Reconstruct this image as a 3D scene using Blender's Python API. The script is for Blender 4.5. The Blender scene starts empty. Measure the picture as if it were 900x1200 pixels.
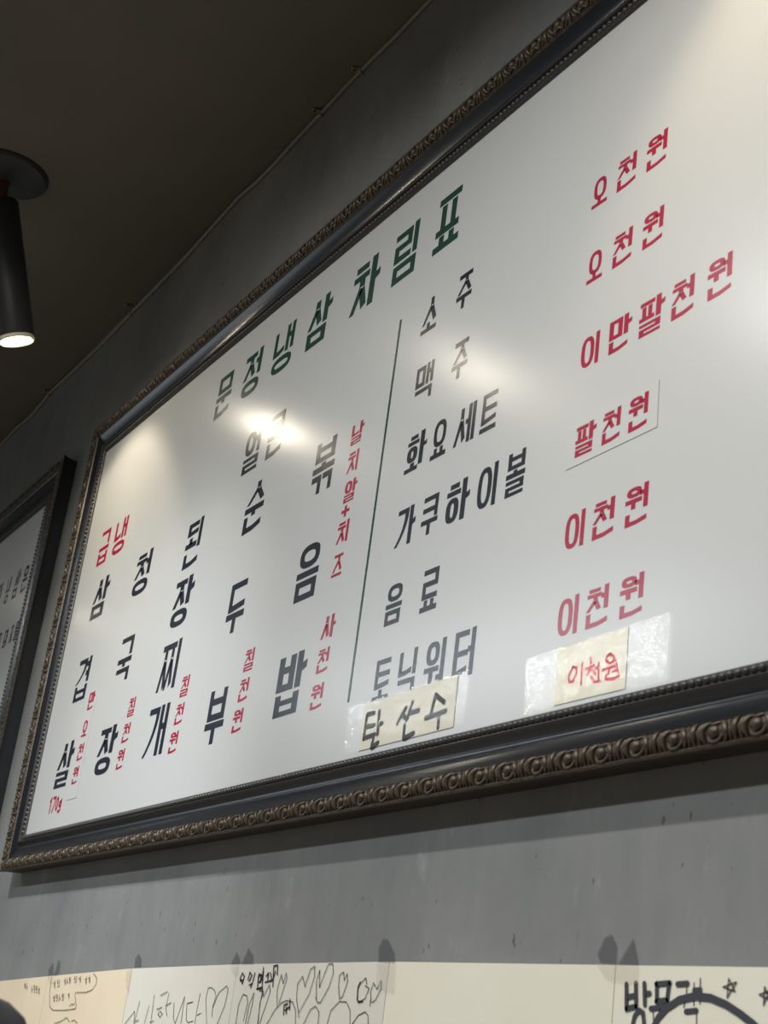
import bpy, bmesh, math, random
from mathutils import Vector, Matrix

random.seed(7)
scene = bpy.context.scene
COL = scene.collection

# ------------------------------------------------------------------ camera
cam_data = bpy.data.cameras.new('camera')
cam = bpy.data.objects.new('camera', cam_data)
COL.objects.link(cam)
cam_data.sensor_fit = 'VERTICAL'
cam_data.sensor_height = 36.0
cam_data.sensor_width = 27.0
cam_data.lens = 1729.03 / 1200.0 * 36.0
cam_data.clip_start = 0.02
R0 = Vector((0.4971431, 0.85849745, 0.12582075))      # image right
R1 = Vector((-0.25121337, 0.28121426, -0.92618053))   # image down
R2 = Vector((-0.83050622, 0.42883641, 0.35546977))    # view direction
M = Matrix((R0, -R1, -R2)).transposed().to_4x4()
M.translation = Vector((2.64985, -0.74250, 1.19904))
cam.matrix_world = M
cam_data.dof.use_dof = True
cam_data.dof.focus_distance = 1.9
cam_data.dof.aperture_fstop = 16.0
scene.camera = cam

# ------------------------------------------------------------------ exposure
vs = scene.view_settings
vs.view_transform = 'Standard'
vs.look = 'None'
vs.gamma = 1.0
vs.exposure = 0.27
vs.use_curve_mapping = False

# ------------------------------------------------------------------ world
world = bpy.data.worlds.new('room_ambient')
scene.world = world
world.use_nodes = True
bg = world.node_tree.nodes['Background']
bg.inputs['Color'].default_value = (0.80, 0.92, 1.0, 1)
bg.inputs['Strength'].default_value = 0.05

# ------------------------------------------------------------------ lights
CEIL = 2.65
def area_light(name, loc, sx, sy, power, color, spread=180):
    d = bpy.data.lights.new(name, 'AREA')
    d.shape = 'RECTANGLE'; d.size = sx; d.size_y = sy
    d.energy = power; d.color = color
    d.spread = math.radians(spread)
    o = bpy.data.objects.new(name, d)
    o.location = loc
    COL.objects.link(o)
    return o
def spot_light(name, loc, direction, power, color, size=88, blend=0.25, radius=0.02):
    d = bpy.data.lights.new(name, 'SPOT')
    d.energy = power; d.color = color
    d.spot_size = math.radians(size); d.spot_blend = blend
    d.shadow_soft_size = radius
    o = bpy.data.objects.new(name, d)
    o.location = loc
    o.rotation_euler = Vector(direction).to_track_quat('-Z', 'Y').to_euler()
    COL.objects.link(o)
    return o
WARM = (1.0, 0.86, 0.64)
COOL = (0.86, 0.95, 1.0)
area_light('strip_light_far', (-1.7, -2.0, 2.62), 2.4, 0.06, 27, COOL, 170)
area_light('added_fill_side', (2.2, -2.0, 2.62), 3.0, 0.16, 46, (0.93, 0.97, 1.0), 172)  # added fill, set where the board does not mirror it
area_light('strip_light_near', (1.75, -1.02, 2.62), 2.0, 0.06, 19, (0.98, 0.98, 0.97), 170)
cool_fill = area_light('added_cool_fill', (-4.4, -3.0, 1.2), 1.6, 1.6, 9, (0.82, 0.92, 1.0))  # added unseen cool fill that lifts the left end, no real window
cool_fill.rotation_euler = (0, math.radians(-90), math.radians(30))
spot_light('added_spot_fill_left', (1.35, -1.10, 2.60), (-1.45, 1.12, -1.66), 104, (0.92, 0.96, 1.0), size=54, blend=0.9, radius=0.03)  # added fill beam for the left wall, kept out of the board's reflection
spot_light('spot_beam_left', (0.205, -0.262, 2.340), (-0.10, 0.5, -0.86), 8.0, WARM, size=95, blend=0.4)
spot_light('spot_beam_middle', (0.56, -0.50, 2.42), (0.05, 0.30, -0.95), 8.0, WARM, size=70)
spot_light('spot_beam_right', (1.90, -0.27, 2.36), (0.0, 0.5, -0.86), 4.4, (1.0, 0.82, 0.56), blend=0.6)
spot_light('spot_beam_far', (-1.45, -0.40, 2.34), (0.35, 0.42, -0.85), 9.0, (1.0, 0.93, 0.84), size=88, blend=0.8, radius=0.03)
# baked layout: (character, x, z, width, height) in metres on the board plane; pen strokes as (x, z)
GLYPHS = {"title":[["문",0.5731,2.1446,0.0592,0.0749],["정",0.6766,2.1446,0.0633,0.0755],["냉",0.7841,2.1446,0.0677,0.0758],["삼",0.8988,2.1446,0.0709,0.0762],["차",1.0315,2.1446,0.0764,0.0765],["림",1.1448,2.1446,0.0585,0.078],["표",1.247,2.1446,0.0589,0.0776]],"soft_tofu":[["얼",0.7366,1.9996,0.0536,0.0698],["큰",0.8183,2.0,0.0519,0.0679],["순",0.7786,1.8937,0.0636,0.0769],["두",0.776,1.7438,0.0597,0.0753],["부",0.7663,1.5878,0.0634,0.077]],"fried_rice":[["볶",0.9937,1.8926,0.0613,0.0757],["음",0.9942,1.7455,0.0612,0.0759],["밥",0.9848,1.5962,0.0789,0.0794]],"roe":[["날",1.0948,1.9354,0.0321,0.0294],["치",1.0947,1.8963,0.0282,0.0291],["알",1.0979,1.8554,0.0322,0.0297],["+",1.0981,1.8365,0.0208,0.0149],["치",1.0945,1.8011,0.0297,0.0292],["즈",1.0952,1.7581,0.0262,0.0286]],"price_4000":[["사",1.0906,1.6793,0.0358,0.0293],["천",1.0918,1.6366,0.0289,0.0305],["원",1.0885,1.5923,0.0305,0.0312]],"drink1":[["소",1.244,2.0344,0.0354,0.0467],["주",1.3221,2.0344,0.0327,0.0475]],"drink2":[["맥",1.2492,1.9403,0.0395,0.0478],["주",1.3309,1.9403,0.0327,0.0485]],"drink3":[["화",1.2488,1.8503,0.0456,0.0476],["요",1.3062,1.8503,0.0328,0.0469],["세",1.3549,1.8503,0.0414,0.0464],["트",1.4076,1.8503,0.0311,0.046]],"drink4":[["가",1.2499,1.7579,0.0407,0.047],["쿠",1.305,1.7579,0.0346,0.0466],["하",1.3559,1.7579,0.0464,0.0481],["이",1.4172,1.7579,0.0367,0.0491],["볼",1.471,1.7579,0.0337,0.0486]],"drink5":[["음",1.248,1.6654,0.0354,0.0478],["료",1.3252,1.6654,0.0342,0.0482]],"drink6":[["토",1.2431,1.5789,0.0351,0.0478],["닉",1.2961,1.5789,0.0365,0.0491],["워",1.3507,1.5789,0.0394,0.0493],["터",1.4072,1.5789,0.0385,0.0498]],"p1":[["오",1.5795,2.0477,0.0252,0.0336],["천",1.6199,2.0477,0.0296,0.0365],["원",1.6656,2.0477,0.0304,0.0373]],"p2":[["오",1.5821,1.9585,0.025,0.0344],["천",1.6227,1.9585,0.0295,0.0367],["원",1.6683,1.9585,0.03,0.0379]],"p3":[["이",1.5837,1.8616,0.0289,0.0348],["만",1.6278,1.8616,0.0339,0.0359],["팔",1.6727,1.8616,0.0364,0.0372],["천",1.7184,1.8616,0.0302,0.038],["원",1.7663,1.8616,0.0309,0.0387]],"p4":[["팔",1.5883,1.7671,0.0316,0.0321],["천",1.6296,1.7671,0.0264,0.0328],["원",1.668,1.7671,0.0271,0.0341]],"p5":[["이",1.5833,1.6734,0.03,0.0364],["천",1.6255,1.6734,0.0311,0.0368],["원",1.6722,1.6734,0.0311,0.0375]],"p6":[["이",1.5838,1.5891,0.0306,0.0371],["천",1.6264,1.5891,0.0311,0.0375],["원",1.6738,1.5891,0.0315,0.0376]],"price_tofu":[["칠",0.8677,1.6763,0.029,0.0308],["천",0.8661,1.6352,0.0286,0.0313],["원",0.8615,1.5939,0.03,0.0314]],"frozen":[["급",0.0892,2.0077,0.0524,0.0683],["냉",0.1695,2.0082,0.0621,0.068]],"soup":[["청",0.3289,1.8952,0.0718,0.0765],["국",0.3311,1.7454,0.0639,0.0769],["장",0.3165,1.5925,0.0854,0.0793]],"pork":[["삼",0.1172,1.8966,0.0792,0.0768],["겹",0.1174,1.7443,0.0655,0.079],["살",0.1092,1.5916,0.0801,0.0804]],"price_pork":[["만",0.2138,1.7175,0.0315,0.0313],["오",0.2107,1.6713,0.0264,0.0282],["천",0.2121,1.6302,0.027,0.029],["원",0.2096,1.5903,0.0263,0.03]],"weight":[["170g",0.1085,1.5478,0.0674,0.0291]],"price_soup":[["칠",0.4282,1.6758,0.0284,0.0309],["천",0.4248,1.6345,0.0299,0.0311],["원",0.4223,1.5923,0.0288,0.032]],"stew":[["된",0.5546,1.8924,0.0601,0.079],["장",0.5466,1.7971,0.0786,0.0788],["찌",0.5415,1.6963,0.0747,0.0772],["개",0.5353,1.5963,0.0795,0.0776]],"price_stew":[["칠",0.6465,1.675,0.0287,0.0316],["천",0.6438,1.6339,0.0294,0.0313],["원",0.6397,1.5922,0.0303,0.0317]],"b2a":[["냉",-0.5699,2.0726,0.031,0.0623],["삼",-0.5059,2.071,0.0388,0.068]],"b2c":[["은",-0.4403,2.0711,0.035,0.0618]],"b2b":[["돼",-0.4903,1.9565,0.0265,0.041],["지",-0.4423,1.9572,0.0178,0.0427],["를",-0.4093,1.9577,0.0247,0.0428]]}
DRAW = {"note1_paper":[[1.2291,1.527],[1.4224,1.5283],[1.4214,1.5817],[1.2282,1.5799]],"note1_tape":[[1.1977,1.5269],[1.4419,1.5304],[1.4446,1.5837],[1.1914,1.5809]],"note1_ink":[[[1.2392,1.5661],[1.2552,1.5664]],[[1.2392,1.5661],[1.2386,1.5394]],[[1.241,1.5526],[1.2589,1.5519]],[[1.2384,1.54],[1.2625,1.5412]],[[1.2665,1.5662],[1.2688,1.541]],[[1.267,1.5512],[1.2763,1.5519]],[[1.2604,1.5366],[1.2586,1.5277],[1.2726,1.531]],[[1.3239,1.5617],[1.3097,1.5474]],[[1.3173,1.5565],[1.329,1.5482]],[[1.3365,1.566],[1.329,1.5482]],[[1.3345,1.5547],[1.3512,1.5552]],[[1.3257,1.5425],[1.3266,1.5289],[1.3463,1.5318]],[[1.3824,1.5671],[1.3772,1.5491]],[[1.3838,1.5659],[1.401,1.5564]],[[1.3671,1.5445],[1.4055,1.547]],[[1.3933,1.5452],[1.3941,1.5315]]],"note2_paper":[[1.5895,1.5254],[1.6908,1.5253],[1.6895,1.58],[1.5909,1.5791]],"note2_tape":[[1.545,1.5233],[1.7451,1.5238],[1.7439,1.5818],[1.541,1.5771]],"note2_ink":[[[1.6148,1.5571],[1.6203,1.5554],[1.621,1.5501],[1.6169,1.5435],[1.6114,1.5437],[1.6095,1.5489],[1.6148,1.5571]],[[1.6282,1.5582],[1.629,1.539]],[[1.64,1.5608],[1.6417,1.5539]],[[1.6339,1.5516],[1.6458,1.5532]],[[1.6411,1.5519],[1.637,1.5464]],[[1.6422,1.55],[1.6484,1.5451]],[[1.6478,1.5501],[1.6533,1.5503]],[[1.6524,1.5541],[1.653,1.5397]],[[1.6425,1.5435],[1.6476,1.5381],[1.6556,1.5378]],[[1.6672,1.5596],[1.673,1.556],[1.6727,1.5521],[1.6681,1.5514],[1.6623,1.5544],[1.6627,1.5579],[1.6672,1.5596]],[[1.6585,1.5466],[1.677,1.5478]],[[1.6678,1.5469],[1.6673,1.5419]],[[1.6729,1.5432],[1.6785,1.5439]],[[1.676,1.5525],[1.6803,1.5386]],[[1.664,1.542],[1.6634,1.5381],[1.6729,1.5365],[1.6819,1.5377]]],"sticker":[[1.5758,1.7586],[1.7097,1.7604],[1.7085,1.8072],[1.5742,1.8066]],"sticker2":[[0.2002,1.574],[0.2473,1.5756],[0.2404,1.7258],[0.1912,1.728]],"F_brush":[[[1.6907,1.2913],[1.6927,1.2726]],[[1.7021,1.2921],[1.7043,1.2746]],[[1.6917,1.2817],[1.7031,1.283]],[[1.6926,1.273],[1.7042,1.275]],[[1.7124,1.2922],[1.7146,1.2765]],[[1.7132,1.2843],[1.7196,1.285]],[[1.7015,1.2609],[1.7032,1.2679],[1.7083,1.2722],[1.7132,1.2702],[1.7154,1.2614]],[[1.7266,1.2918],[1.7424,1.2929]],[[1.7273,1.2922],[1.7285,1.2794]],[[1.7415,1.2924],[1.7402,1.28]],[[1.7278,1.2793],[1.7409,1.2805]],[[1.7216,1.2738],[1.7458,1.2761]],[[1.7509,1.2921],[1.7623,1.2929]],[[1.762,1.2727],[1.7738,1.2738]],[[1.77,1.2878],[1.7768,1.2885]]],"F_thin":[[[1.7248,1.2726],[1.7264,1.2618]],[[1.7335,1.2743],[1.7266,1.2638]],[[1.7617,1.2923],[1.7616,1.2858],[1.7596,1.2756]],[[1.7695,1.2934],[1.7704,1.2773]],[[1.7761,1.2969],[1.7769,1.2785]],[[1.7738,1.2734],[1.7746,1.2635]],[[1.8009,1.2909],[1.8146,1.2946],[1.8055,1.2835],[1.8065,1.2969],[1.8135,1.2881],[1.8009,1.2909]],[[1.8379,1.2863],[1.8476,1.2891],[1.8425,1.2792],[1.843,1.2919],[1.8479,1.2831],[1.8379,1.2863]]],"F_arc":[[[1.7254,1.2587],[1.7312,1.2671],[1.7404,1.2745],[1.7544,1.281],[1.7715,1.284],[1.7885,1.2831],[1.8052,1.2788],[1.8202,1.2728],[1.8333,1.2666],[1.8391,1.263]]],"D_thin":[[[1.1329,1.2486],[1.1305,1.2533],[1.1206,1.2683],[1.1186,1.2836],[1.1284,1.2919],[1.1373,1.2808],[1.1447,1.2992],[1.1537,1.3028],[1.157,1.2921],[1.149,1.2724],[1.1305,1.2533]],[[1.1659,1.2701],[1.1722,1.265],[1.1791,1.2657],[1.1938,1.282],[1.1993,1.296],[1.1945,1.3057],[1.185,1.3047],[1.1714,1.2808],[1.1671,1.2985],[1.1627,1.2869],[1.1681,1.2693]],[[1.2204,1.2696],[1.2148,1.2823],[1.2135,1.2936],[1.2219,1.2971],[1.2255,1.2885],[1.2299,1.2954],[1.2332,1.2877],[1.2269,1.2731],[1.2204,1.2696]],[[1.2581,1.2696],[1.2571,1.2838],[1.2712,1.2916],[1.2748,1.2849]],[[1.2618,1.2667],[1.2748,1.2716],[1.2806,1.2817],[1.2714,1.284]],[[1.2877,1.2694],[1.2843,1.2784],[1.2884,1.2868],[1.2968,1.2811],[1.3034,1.2894],[1.3052,1.2821],[1.2961,1.2704],[1.2899,1.2678]],[[1.2865,1.2645],[1.2864,1.2702]],[[1.0756,1.2581],[1.0693,1.2764],[1.0745,1.2932],[1.0824,1.2831],[1.0861,1.2951],[1.09,1.2887],[1.0787,1.2619]],[[1.0312,1.2383],[1.0299,1.2607],[1.0313,1.2758],[1.0363,1.2683],[1.0474,1.2817],[1.0523,1.2743],[1.0423,1.2517],[1.0357,1.2385]],[[1.0558,1.2392],[1.0704,1.2543],[1.0849,1.2629],[1.0969,1.2656],[1.1122,1.2645],[1.1222,1.2558],[1.1269,1.2417]],[[1.1464,1.2424],[1.1577,1.2576],[1.1686,1.2614],[1.1783,1.2556],[1.18,1.2436]],[[1.2004,1.2443],[1.2048,1.2581],[1.221,1.2674],[1.236,1.2674],[1.2464,1.2593],[1.2501,1.246]],[[1.2548,1.2462],[1.265,1.2548],[1.2782,1.2588],[1.2854,1.2554],[1.2876,1.2474]]],"D_bold":[[[1.0169,1.2774],[1.0143,1.2907],[1.0229,1.2927],[1.0233,1.2851],[1.0154,1.2841]],[[1.0247,1.3004],[1.0279,1.2852]],[[1.0149,1.2764],[1.0306,1.2776],[1.0299,1.2735]],[[1.035,1.291],[1.0405,1.2948],[1.0412,1.2863]],[[1.0351,1.2843],[1.0547,1.2865]],[[1.045,1.2948],[1.0521,1.2874],[1.0452,1.2854]],[[1.057,1.2799],[1.0513,1.3024],[1.0613,1.3034],[1.0635,1.2931]],[[1.0578,1.2968],[1.0544,1.2874]],[[1.2592,1.2696],[1.257,1.2813],[1.2605,1.2872]],[[1.2606,1.2683],[1.2702,1.2685]],[[1.0923,1.2604],[1.1002,1.2624]],[[1.0926,1.2595],[1.0943,1.2505]],[[1.0993,1.2588],[1.1008,1.2516]],[[1.105,1.267],[1.1078,1.2563]],[[1.0962,1.255],[1.1056,1.2589]]],"C_thin":[[[0.6074,1.2236],[0.6362,1.2414],[0.642,1.2248]],[[0.6485,1.2546],[0.6441,1.2318],[0.6431,1.2249]],[[0.6433,1.2278],[0.6564,1.2302]],[[0.686,1.2496],[0.68,1.2262]],[[0.6985,1.2635],[0.7029,1.227]],[[0.6992,1.2288],[0.7118,1.2311]],[[0.7204,1.2634],[0.742,1.2686]],[[0.749,1.2674],[0.7464,1.2483],[0.7551,1.2388]],[[0.745,1.2511],[0.7615,1.2553]],[[0.7155,1.2456],[0.7328,1.2489]],[[0.7282,1.244],[0.7384,1.2405],[0.7318,1.2365],[0.7226,1.24],[0.7282,1.244]],[[0.7717,1.2556],[0.7782,1.2361],[0.787,1.2305],[0.8037,1.2637],[0.8062,1.2306]],[[0.815,1.2553],[0.8336,1.258]],[[0.8152,1.2548],[0.8213,1.2357],[0.8285,1.2329],[0.8437,1.235]],[[0.8523,1.2684],[0.8503,1.2475],[0.8507,1.2322]],[[0.8531,1.2422],[0.8643,1.2452]],[[0.8872,1.2335],[0.8725,1.2625],[0.8743,1.2751],[0.8832,1.2762],[0.8949,1.2728],[0.902,1.2667],[0.8971,1.2541],[0.8999,1.2418]],[[0.8978,1.2524],[0.9088,1.2703],[0.9281,1.2786],[0.9348,1.2752],[0.9324,1.2568],[0.9189,1.2346]]],"D_left":[[[0.9721,1.2364],[0.9715,1.2578],[0.9797,1.27],[0.9909,1.2685],[0.9962,1.2601],[0.9918,1.2405]],[[0.9985,1.2374],[1.001,1.2585],[1.0093,1.2722],[1.0093,1.2587],[1.0047,1.2376]],[[1.0323,1.2386],[1.0291,1.2609],[1.0344,1.2744]]],"D_left_bold":[[[0.9642,1.2879],[0.9684,1.294],[0.9753,1.2906],[0.973,1.2819],[0.9642,1.2879]],[[0.9652,1.2853],[0.9756,1.2863]],[[0.9871,1.2864],[0.9894,1.295],[0.9962,1.2916],[0.9912,1.2847]],[[1.0036,1.2943],[1.0005,1.2823]],[[0.9928,1.2805],[1.0005,1.2823],[0.9981,1.2775]],[[1.015,1.2859],[1.0151,1.2935],[1.0219,1.2919],[1.0209,1.2834]],[[1.0245,1.2961],[1.0291,1.2776]],[[1.0172,1.2766],[1.0286,1.279],[1.0242,1.2742]]],"B_thin":[[[0.4404,1.2887],[0.457,1.2834],[0.4606,1.2749],[0.4483,1.2661],[0.4236,1.262],[0.374,1.2608],[0.3749,1.256],[0.3885,1.2431],[0.3897,1.2377],[0.3417,1.2342],[0.2831,1.2326],[0.2628,1.2377],[0.2492,1.2581],[0.2431,1.2812]],[[0.358,1.2406],[0.3678,1.2444],[0.3724,1.2427],[0.3813,1.2456]],[[0.3029,1.214],[0.3306,1.2172],[0.3553,1.2242],[0.3718,1.2186]],[[0.3802,1.2189],[0.3925,1.2219],[0.409,1.2177]]],"B_small":[[[0.2573,1.2722],[0.2635,1.2744],[0.2672,1.2668]],[[0.2654,1.2772],[0.2718,1.2655]],[[0.278,1.2786],[0.2778,1.2731],[0.2837,1.2718],[0.278,1.2786]],[[0.2814,1.2676],[0.2929,1.2692]],[[0.2867,1.2787],[0.2908,1.2705]],[[0.3095,1.277],[0.3128,1.2787],[0.316,1.2725]],[[0.3136,1.281],[0.3189,1.2715]],[[0.3222,1.2811],[0.325,1.2721]],[[0.3236,1.2777],[0.3308,1.2744]],[[0.3326,1.2829],[0.3332,1.2783],[0.3368,1.2773],[0.3326,1.2829]],[[0.336,1.2739],[0.3426,1.2751]],[[0.3377,1.2829],[0.3412,1.2762]],[[0.3576,1.2844],[0.3568,1.2799],[0.3622,1.2788],[0.3576,1.2844]],[[0.3596,1.2754],[0.3706,1.2767]],[[0.3659,1.2844],[0.3688,1.2778]],[[0.3759,1.2809],[0.3818,1.2826],[0.3844,1.2765]],[[0.384,1.2848],[0.3885,1.2755]],[[0.4056,1.2798],[0.4101,1.2817],[0.4132,1.2751]],[[0.4115,1.2841],[0.4166,1.2739]],[[0.4204,1.2811],[0.4249,1.2829],[0.4278,1.2764]],[[0.4262,1.2854],[0.4313,1.2752]],[[0.2704,1.2506],[0.2746,1.2526],[0.2782,1.2457]],[[0.2757,1.2551],[0.2817,1.2446]],[[0.2846,1.2565],[0.2851,1.2515],[0.2895,1.2503],[0.2846,1.2565]],[[0.2883,1.2465],[0.2965,1.248]],[[0.2909,1.2566],[0.2948,1.2492]],[[0.3008,1.2561],[0.3036,1.2462]],[[0.3023,1.2524],[0.3109,1.2488]],[[0.3135,1.2582],[0.3141,1.2532],[0.3184,1.2521],[0.3135,1.2582]],[[0.3172,1.2483],[0.3252,1.2497]],[[0.3197,1.2583],[0.3235,1.2509]],[[0.3409,1.2566],[0.3445,1.258],[0.3468,1.2531]],[[0.3456,1.2598],[0.3496,1.2523]],[[0.1058,1.2674],[0.1086,1.2692],[0.1127,1.2626]],[[0.1089,1.2717],[0.1156,1.2615]],[[0.118,1.2702],[0.1222,1.2606]],[[0.1199,1.2666],[0.1273,1.2631]],[[0.1488,1.2675],[0.1538,1.2561]],[[0.151,1.2633],[0.1592,1.2591]],[[0.16,1.2682],[0.1618,1.2625],[0.1657,1.2612],[0.16,1.2682]],[[0.1657,1.2569],[0.1721,1.2584]],[[0.1652,1.2683],[0.1703,1.2598]],[[0.1729,1.2675],[0.1746,1.2619],[0.1785,1.2605],[0.1729,1.2675]],[[0.1785,1.2562],[0.1848,1.2578]],[[0.178,1.2676],[0.1831,1.2592]],[[0.1873,1.2612],[0.1902,1.2634],[0.1948,1.2557]],[[0.1905,1.2662],[0.1979,1.2543]]],"tapes":[[[0.2241,1.2838],[0.2181,1.2927],[0.2367,1.3051],[0.2486,1.2848]],[[0.2503,1.2845],[0.2603,1.3082],[0.2718,1.3047],[0.2754,1.2885],[0.2606,1.2842]],[[0.6037,1.2982],[0.6027,1.3116],[0.6113,1.3177],[0.6273,1.3095],[0.6296,1.2994]],[[0.9306,1.304],[0.9413,1.3186],[0.9533,1.3106],[0.9577,1.3048]],[[0.9602,1.3041],[0.9747,1.3229],[0.9911,1.3132],[0.9943,1.3046]],[[1.2924,1.3073],[1.2898,1.3219],[1.2964,1.3302],[1.3072,1.3287],[1.3217,1.3162],[1.3258,1.3066]],[[1.6507,1.3141],[1.6585,1.3275],[1.6674,1.3296],[1.675,1.3206],[1.6759,1.3063],[1.6553,1.3074]],[[1.6774,1.3059],[1.6948,1.3259],[1.6978,1.3205],[1.7038,1.306]]],"tapes_paper":[[[0.2269,1.2833],[0.2512,1.2844],[0.2556,1.272],[0.2371,1.2729]],[[1.2928,1.3066],[1.3283,1.3062],[1.3324,1.2781],[1.2972,1.2829]],[[1.6527,1.3066],[1.7049,1.3055],[1.7046,1.2914],[1.6651,1.2952]],[[0.9337,1.3028],[0.9578,1.3033],[0.9578,1.2921],[0.9417,1.2937]],[[0.5752,1.2949],[0.5991,1.2975],[0.6034,1.2646],[0.5884,1.2724]]],"sheets":[[[-0.05,1.2722],[0.2235,1.2832]],[[0.2235,1.2832],[0.5945,1.2972]],[[0.5945,1.2972],[0.9495,1.3041]],[[0.9495,1.3041],[1.3142,1.3078]],[[1.3142,1.3078],[1.6747,1.3058]],[[1.6747,1.3058],[2.04,1.304]]],"cable":[[1.4,2.644],[1.2,2.645],[1.103,2.645],[1.019,2.643],[0.924,2.646],[0.863,2.647],[0.772,2.643],[0.664,2.641],[0.589,2.636],[0.519,2.637],[0.444,2.645],[0.342,2.64],[0.202,2.631],[0.064,2.63],[-0.081,2.63],[-0.292,2.627],[-0.498,2.635],[-0.665,2.643],[-0.8,2.626],[-0.935,2.64],[-1.088,2.636],[-1.5,2.632]],"clips":[0.903,0.769,-0.098,-0.665]}

# ------------------------------------------------------------------ helpers
def obj(name, me, mat=None, parent=None):
    o = bpy.data.objects.new(name, me)
    COL.objects.link(o)
    if mat is not None and len(me.materials) == 0:
        for m in (mat if isinstance(mat, (list, tuple)) else [mat]):
            me.materials.append(m)
    if parent is not None:
        o.parent = parent
    return o
def empty(name, loc=(0, 0, 0)):
    o = bpy.data.objects.new(name, None)
    o.empty_display_size = 0.05
    o.location = loc
    COL.objects.link(o)
    return o
def tag(o, label=None, cat=None, group=None, kind=None):
    if label: o['label'] = label
    if cat: o['category'] = cat
    if group: o['group'] = group
    if kind: o['kind'] = kind
    return o
def mesh(name, verts, faces, smooth=None):
    me = bpy.data.meshes.new(name)
    me.from_pydata([tuple(v) for v in verts], [], faces)
    bm = bmesh.new(); bm.from_mesh(me)
    bmesh.ops.recalc_face_normals(bm, faces=bm.faces)
    bm.to_mesh(me); bm.free()
    if smooth is not None:
        for p in me.polygons: p.use_smooth = True
        me.set_sharp_from_angle(angle=math.radians(smooth))
    me.update()
    return me
def box_mesh(name, x0, x1, y0, y1, z0, z1):
    v = [(x, y, z) for x in (x0, x1) for y in (y0, y1) for z in (z0, z1)]
    f = [(0, 1, 3, 2), (4, 6, 7, 5), (0, 4, 5, 1), (2, 3, 7, 6), (0, 2, 6, 4), (1, 5, 7, 3)]
    return mesh(name, v, f)
def lathe(name, prof, n=40, smooth=40, close=True):
    v, f = [], []
    for (r, z) in prof:
        for k in range(n):
            a = 2 * math.pi * k / n
            v.append((r * math.cos(a), r * math.sin(a), z))
    for i in range(len(prof) - 1):
        for k in range(n):
            f.append((i * n + k, i * n + (k + 1) % n, (i + 1) * n + (k + 1) % n, (i + 1) * n + k))
    if close:
        f.append(tuple(range(n)))
        f.append(tuple((len(prof) - 1) * n + k for k in range(n)))
    return mesh(name, v, f, smooth)
def tube(verts, faces, pts, radii, n=6):
    base = len(verts)
    m = len(pts)
    P = [Vector(p) for p in pts]
    for i in range(m):
        t = (P[min(i + 1, m - 1)] - P[max(i - 1, 0)]).normalized()
        ref = Vector((0, 1, 0)) if abs(t.y) < 0.9 else Vector((1, 0, 0))
        a = t.cross(ref).normalized(); b = t.cross(a).normalized()
        r = radii[i] if isinstance(radii, (list, tuple)) else radii
        for k in range(n):
            an = 2 * math.pi * k / n
            verts.append(P[i] + a * (r * math.cos(an)) + b * (r * math.sin(an)))
    for i in range(m - 1):
        for k in range(n):
            faces.append((base + i * n + k, base + i * n + (k + 1) % n, base + (i + 1) * n + (k + 1) % n, base + (i + 1) * n + k))
    faces.append(tuple(base + k for k in range(n)))
    faces.append(tuple(base + (m - 1) * n + k for k in range(n)))

# ------------------------------------------------------------------ materials
def material(name, color, rough=0.5, metallic=0.0, spec=0.5):
    m = bpy.data.materials.new(name); m.use_nodes = True
    b = m.node_tree.nodes['Principled BSDF']
    b.inputs['Base Color'].default_value = (*color, 1)
    b.inputs['Roughness'].default_value = rough
    b.inputs['Metallic'].default_value = metallic
    b.inputs['Specular IOR Level'].default_value = spec
    return m, m.node_tree, b
def noise(nt, scale, detail=4, rough=0.55, stretch=None, coord='Object'):
    tc = nt.nodes.new('ShaderNodeTexCoord')
    n = nt.nodes.new('ShaderNodeTexNoise')
    n.inputs['Scale'].default_value = scale
    n.inputs['Detail'].default_value = detail
    n.inputs['Roughness'].default_value = rough
    if stretch:
        mp = nt.nodes.new('ShaderNodeMapping')
        mp.inputs['Scale'].default_value = stretch
        nt.links.new(tc.outputs[coord], mp.inputs['Vector'])
        nt.links.new(mp.outputs['Vector'], n.inputs['Vector'])
    else:
        nt.links.new(tc.outputs[coord], n.inputs['Vector'])
    return n
def ramp(nt, src, stops):
    r = nt.nodes.new('ShaderNodeValToRGB')
    el = r.color_ramp.elements
    while len(el) < len(stops): el.new(0.5)
    for e, (p, c) in zip(el, stops):
        e.position = p
        e.color = (*c, 1) if len(c) == 3 else c
    nt.links.new(src, r.inputs['Fac'])
    return r
def mixc(nt, a, b, fac, mode='MULTIPLY'):
    m = nt.nodes.new('ShaderNodeMix'); m.data_type = 'RGBA'; m.blend_type = mode
    if isinstance(fac, float): m.inputs[0].default_value = fac
    else: nt.links.new(fac, m.inputs[0])
    for s, i in ((a, 6), (b, 7)):
        if isinstance(s, tuple): m.inputs[i].default_value = (*s, 1)
        else: nt.links.new(s, m.inputs[i])
    return m.outputs[2]
def bump(nt, b, src, strength, dist):
    bp = nt.nodes.new('ShaderNodeBump')
    bp.inputs['Strength'].default_value = strength
    bp.inputs['Distance'].default_value = dist
    nt.links.new(src, bp.inputs['Height'])
    nt.links.new(bp.outputs['Normal'], b.inputs['Normal'])

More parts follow.
